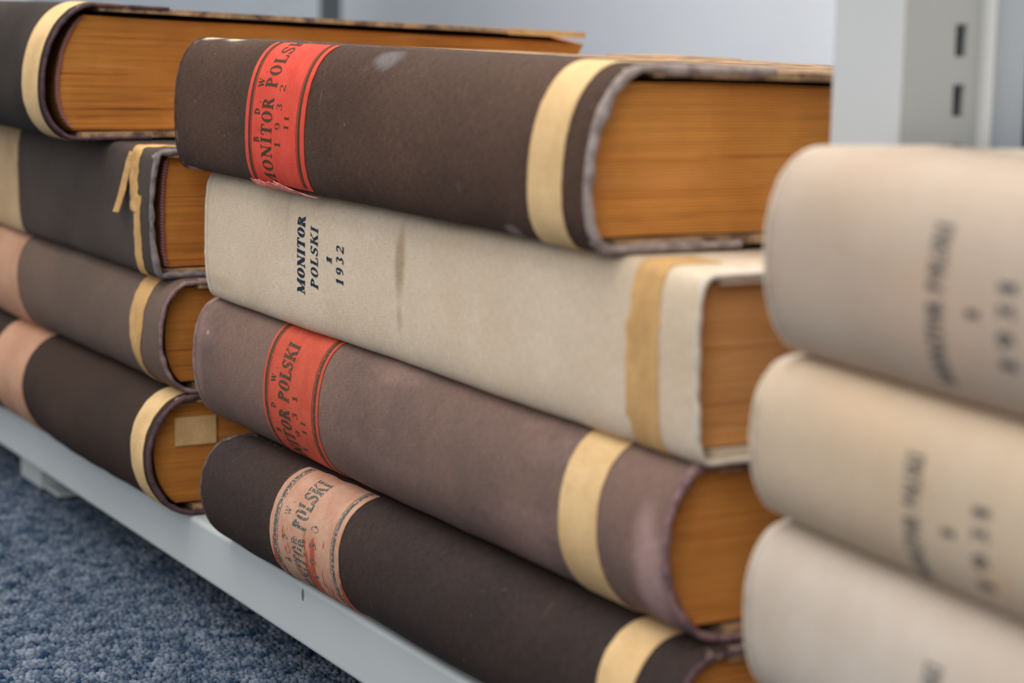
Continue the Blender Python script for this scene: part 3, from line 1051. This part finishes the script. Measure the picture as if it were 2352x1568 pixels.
# cream volumes of the right stack
for bk, z0, z1, x, dark, zo in ((r1, 0.1450, 0.1800, 0.0795, 1.5, 0.1386), (r2, 0.0975, 0.1265, 0.0775, 1.4, 0.0946), (r3, 0.0485, 0.0790, 0.0890, 1.3, 0.0450)):
    f = lambda z: bk.S / 2 + (z - zo - bk.T / 2) * 1.08
    x -= bk.L
    bk.text([('MONITOR POLSKI', x, f(z0), (z1 - z0) * 1.08, 0.0066, dark, 0.06, 0.0),
             ('1', x + 0.0135, f((z0 + z1) / 2 - 0.001), 0.0028, 0.0050, 1.5, 0.0, 0.0),
             ('1931', x + 0.0262, f((z0 + z1) / 2 - 0.010), 0.0200, 0.0062, 1.7, 0.25, 0.0)], 0.0006, INKR, bk.spine)

# buff bands near the tails
def band(bk, xl, xr, m, s0=-0.012, s1=None, **kw):
    ox = bk.root.location.x
    f = lambda v: (lambda s: v(s) - ox) if callable(v) else v - ox
    return bk.patch('paper_band', f(xl), f(xr), s0, bk.S + 0.014 if s1 is None else s1, H0 + 0.0001, m, **kw)


band(b1, -0.0332, -0.0133, BAND, ragged=0.0003)
band(b3, -0.0190, 0.0027, BAND, ragged=0.0003)
band(b4, 0.0070, 0.0250, BAND, ragged=0.0003)
band(b2, lambda s: 0.0100 - 0.003 * (1 if 0.012 < s < 0.041 else 0) * (0.4 + 0.6 * abs(nz(s * 120, 3))), 0.0252, BAND_D, ragged=0.0007)
band(l1, -0.4465, lambda s: -0.4215 - 0.005 * max(0.0, 1 - s / 0.03), BAND, ragged=0.0006)
band(l4, -0.3690, lambda s: -0.3520 + 0.001 * nz(s * 60, 4), BAND, ragged=0.0005)
band(l3, lambda s: -0.3870 + 0.006 * max(0.0, (0.030 - s) / 0.03), lambda s: -0.3700 - 0.009 * max(0.0, min(1, (0.036 - s) / 0.022)), BAND_D, ragged=0.001)
SL2 = l2.S
band(l2, -0.3795, lambda s: -0.3705 + 0.0015 * nz(s * 80, 2), BAND_D, s1=SL2 * 0.62, ragged=0.0014, endrag=0.003)
band(l2, -0.3845, -0.3750, BAND_D, s0=SL2 * 0.5, ragged=0.0012, endrag=0.003, pucker=0.0008)
# loose hanging strip on the charcoal volume
ox = l2.root.location.x
mb = MB()
rows, rows2 = [], []
for i in range(20):
    f = i / 19
    s = SL2 * (0.92 - 0.44 * f)
    off = 0.0012 + 0.0045 * f * f
    xl = -0.3880 - 0.007 * f + 0.0006 * nz(f * 9, 1) - ox
    w = 0.0058 + 0.0008 * nz(f * 7, 5)
    rows.append([l2.surf(xl + w * k / 3, s, off + 0.0006 * math.sin(k * 1.5)) for k in range(4)])
    rows2.append([l2.surf(xl + w * k / 3, s, off + 0.0006 * math.sin(k * 1.5) - 0.0003) for k in range(4)])
A, B = mb.grid(rows), mb.grid(rows2)
for i in range(19):
    for j in (0, 3):
        mb.face(A[i][j], A[i + 1][j], B[i + 1][j], B[i][j])
for i in (0, 19):
    for j in range(3):
        mb.face(A[i][j], A[i][j + 1], B[i][j + 1], B[i][j])
mb.build('torn_strip', BAND_D, l2.root)
# tan labels at the left edge of the picture
for bk, xr, m, w in ((l2, -0.556, BAND_B, 0.06), (l3, -0.559, BAND_L, 0.058), (l4, -0.535, BAND_L, 0.058)):
    ox = bk.root.location.x
    bk.patch('spine_label', xr - w - ox, xr - ox, 0.002, bk.S - 0.001, H0 + 0.0001, m, ragged=0.0006, endrag=0.001)
# paper slip glued on the page ends of the bottom-left volume
mb = MB()
sx = 0.0006 - 0.0090
pts = []
for i in range(8):
    y = 0.0150 + 0.0195 * i / 7
    row = []
    for j in range(5):
        z = 0.0300 + 0.0128 * j / 4
        row.append((sx + 0.0012 + 0.0006 * nz(y * 120, z * 90), y, z))
    pts.append(row)
A = mb.grid(pts)
B = mb.grid([[(p[0] - 0.0004, p[1], p[2]) for p in r] for r in pts])
for i in range(7):
    for j in (0, 4):
        mb.face(A[i][j], A[i + 1][j], B[i + 1][j], B[i][j])
for i in (0, 7):
    for j in range(4):
        mb.face(A[i][j], A[i][j + 1], B[i][j + 1], B[i][j])
slip = mb.build('paper_slip', SLIP, l4.root)
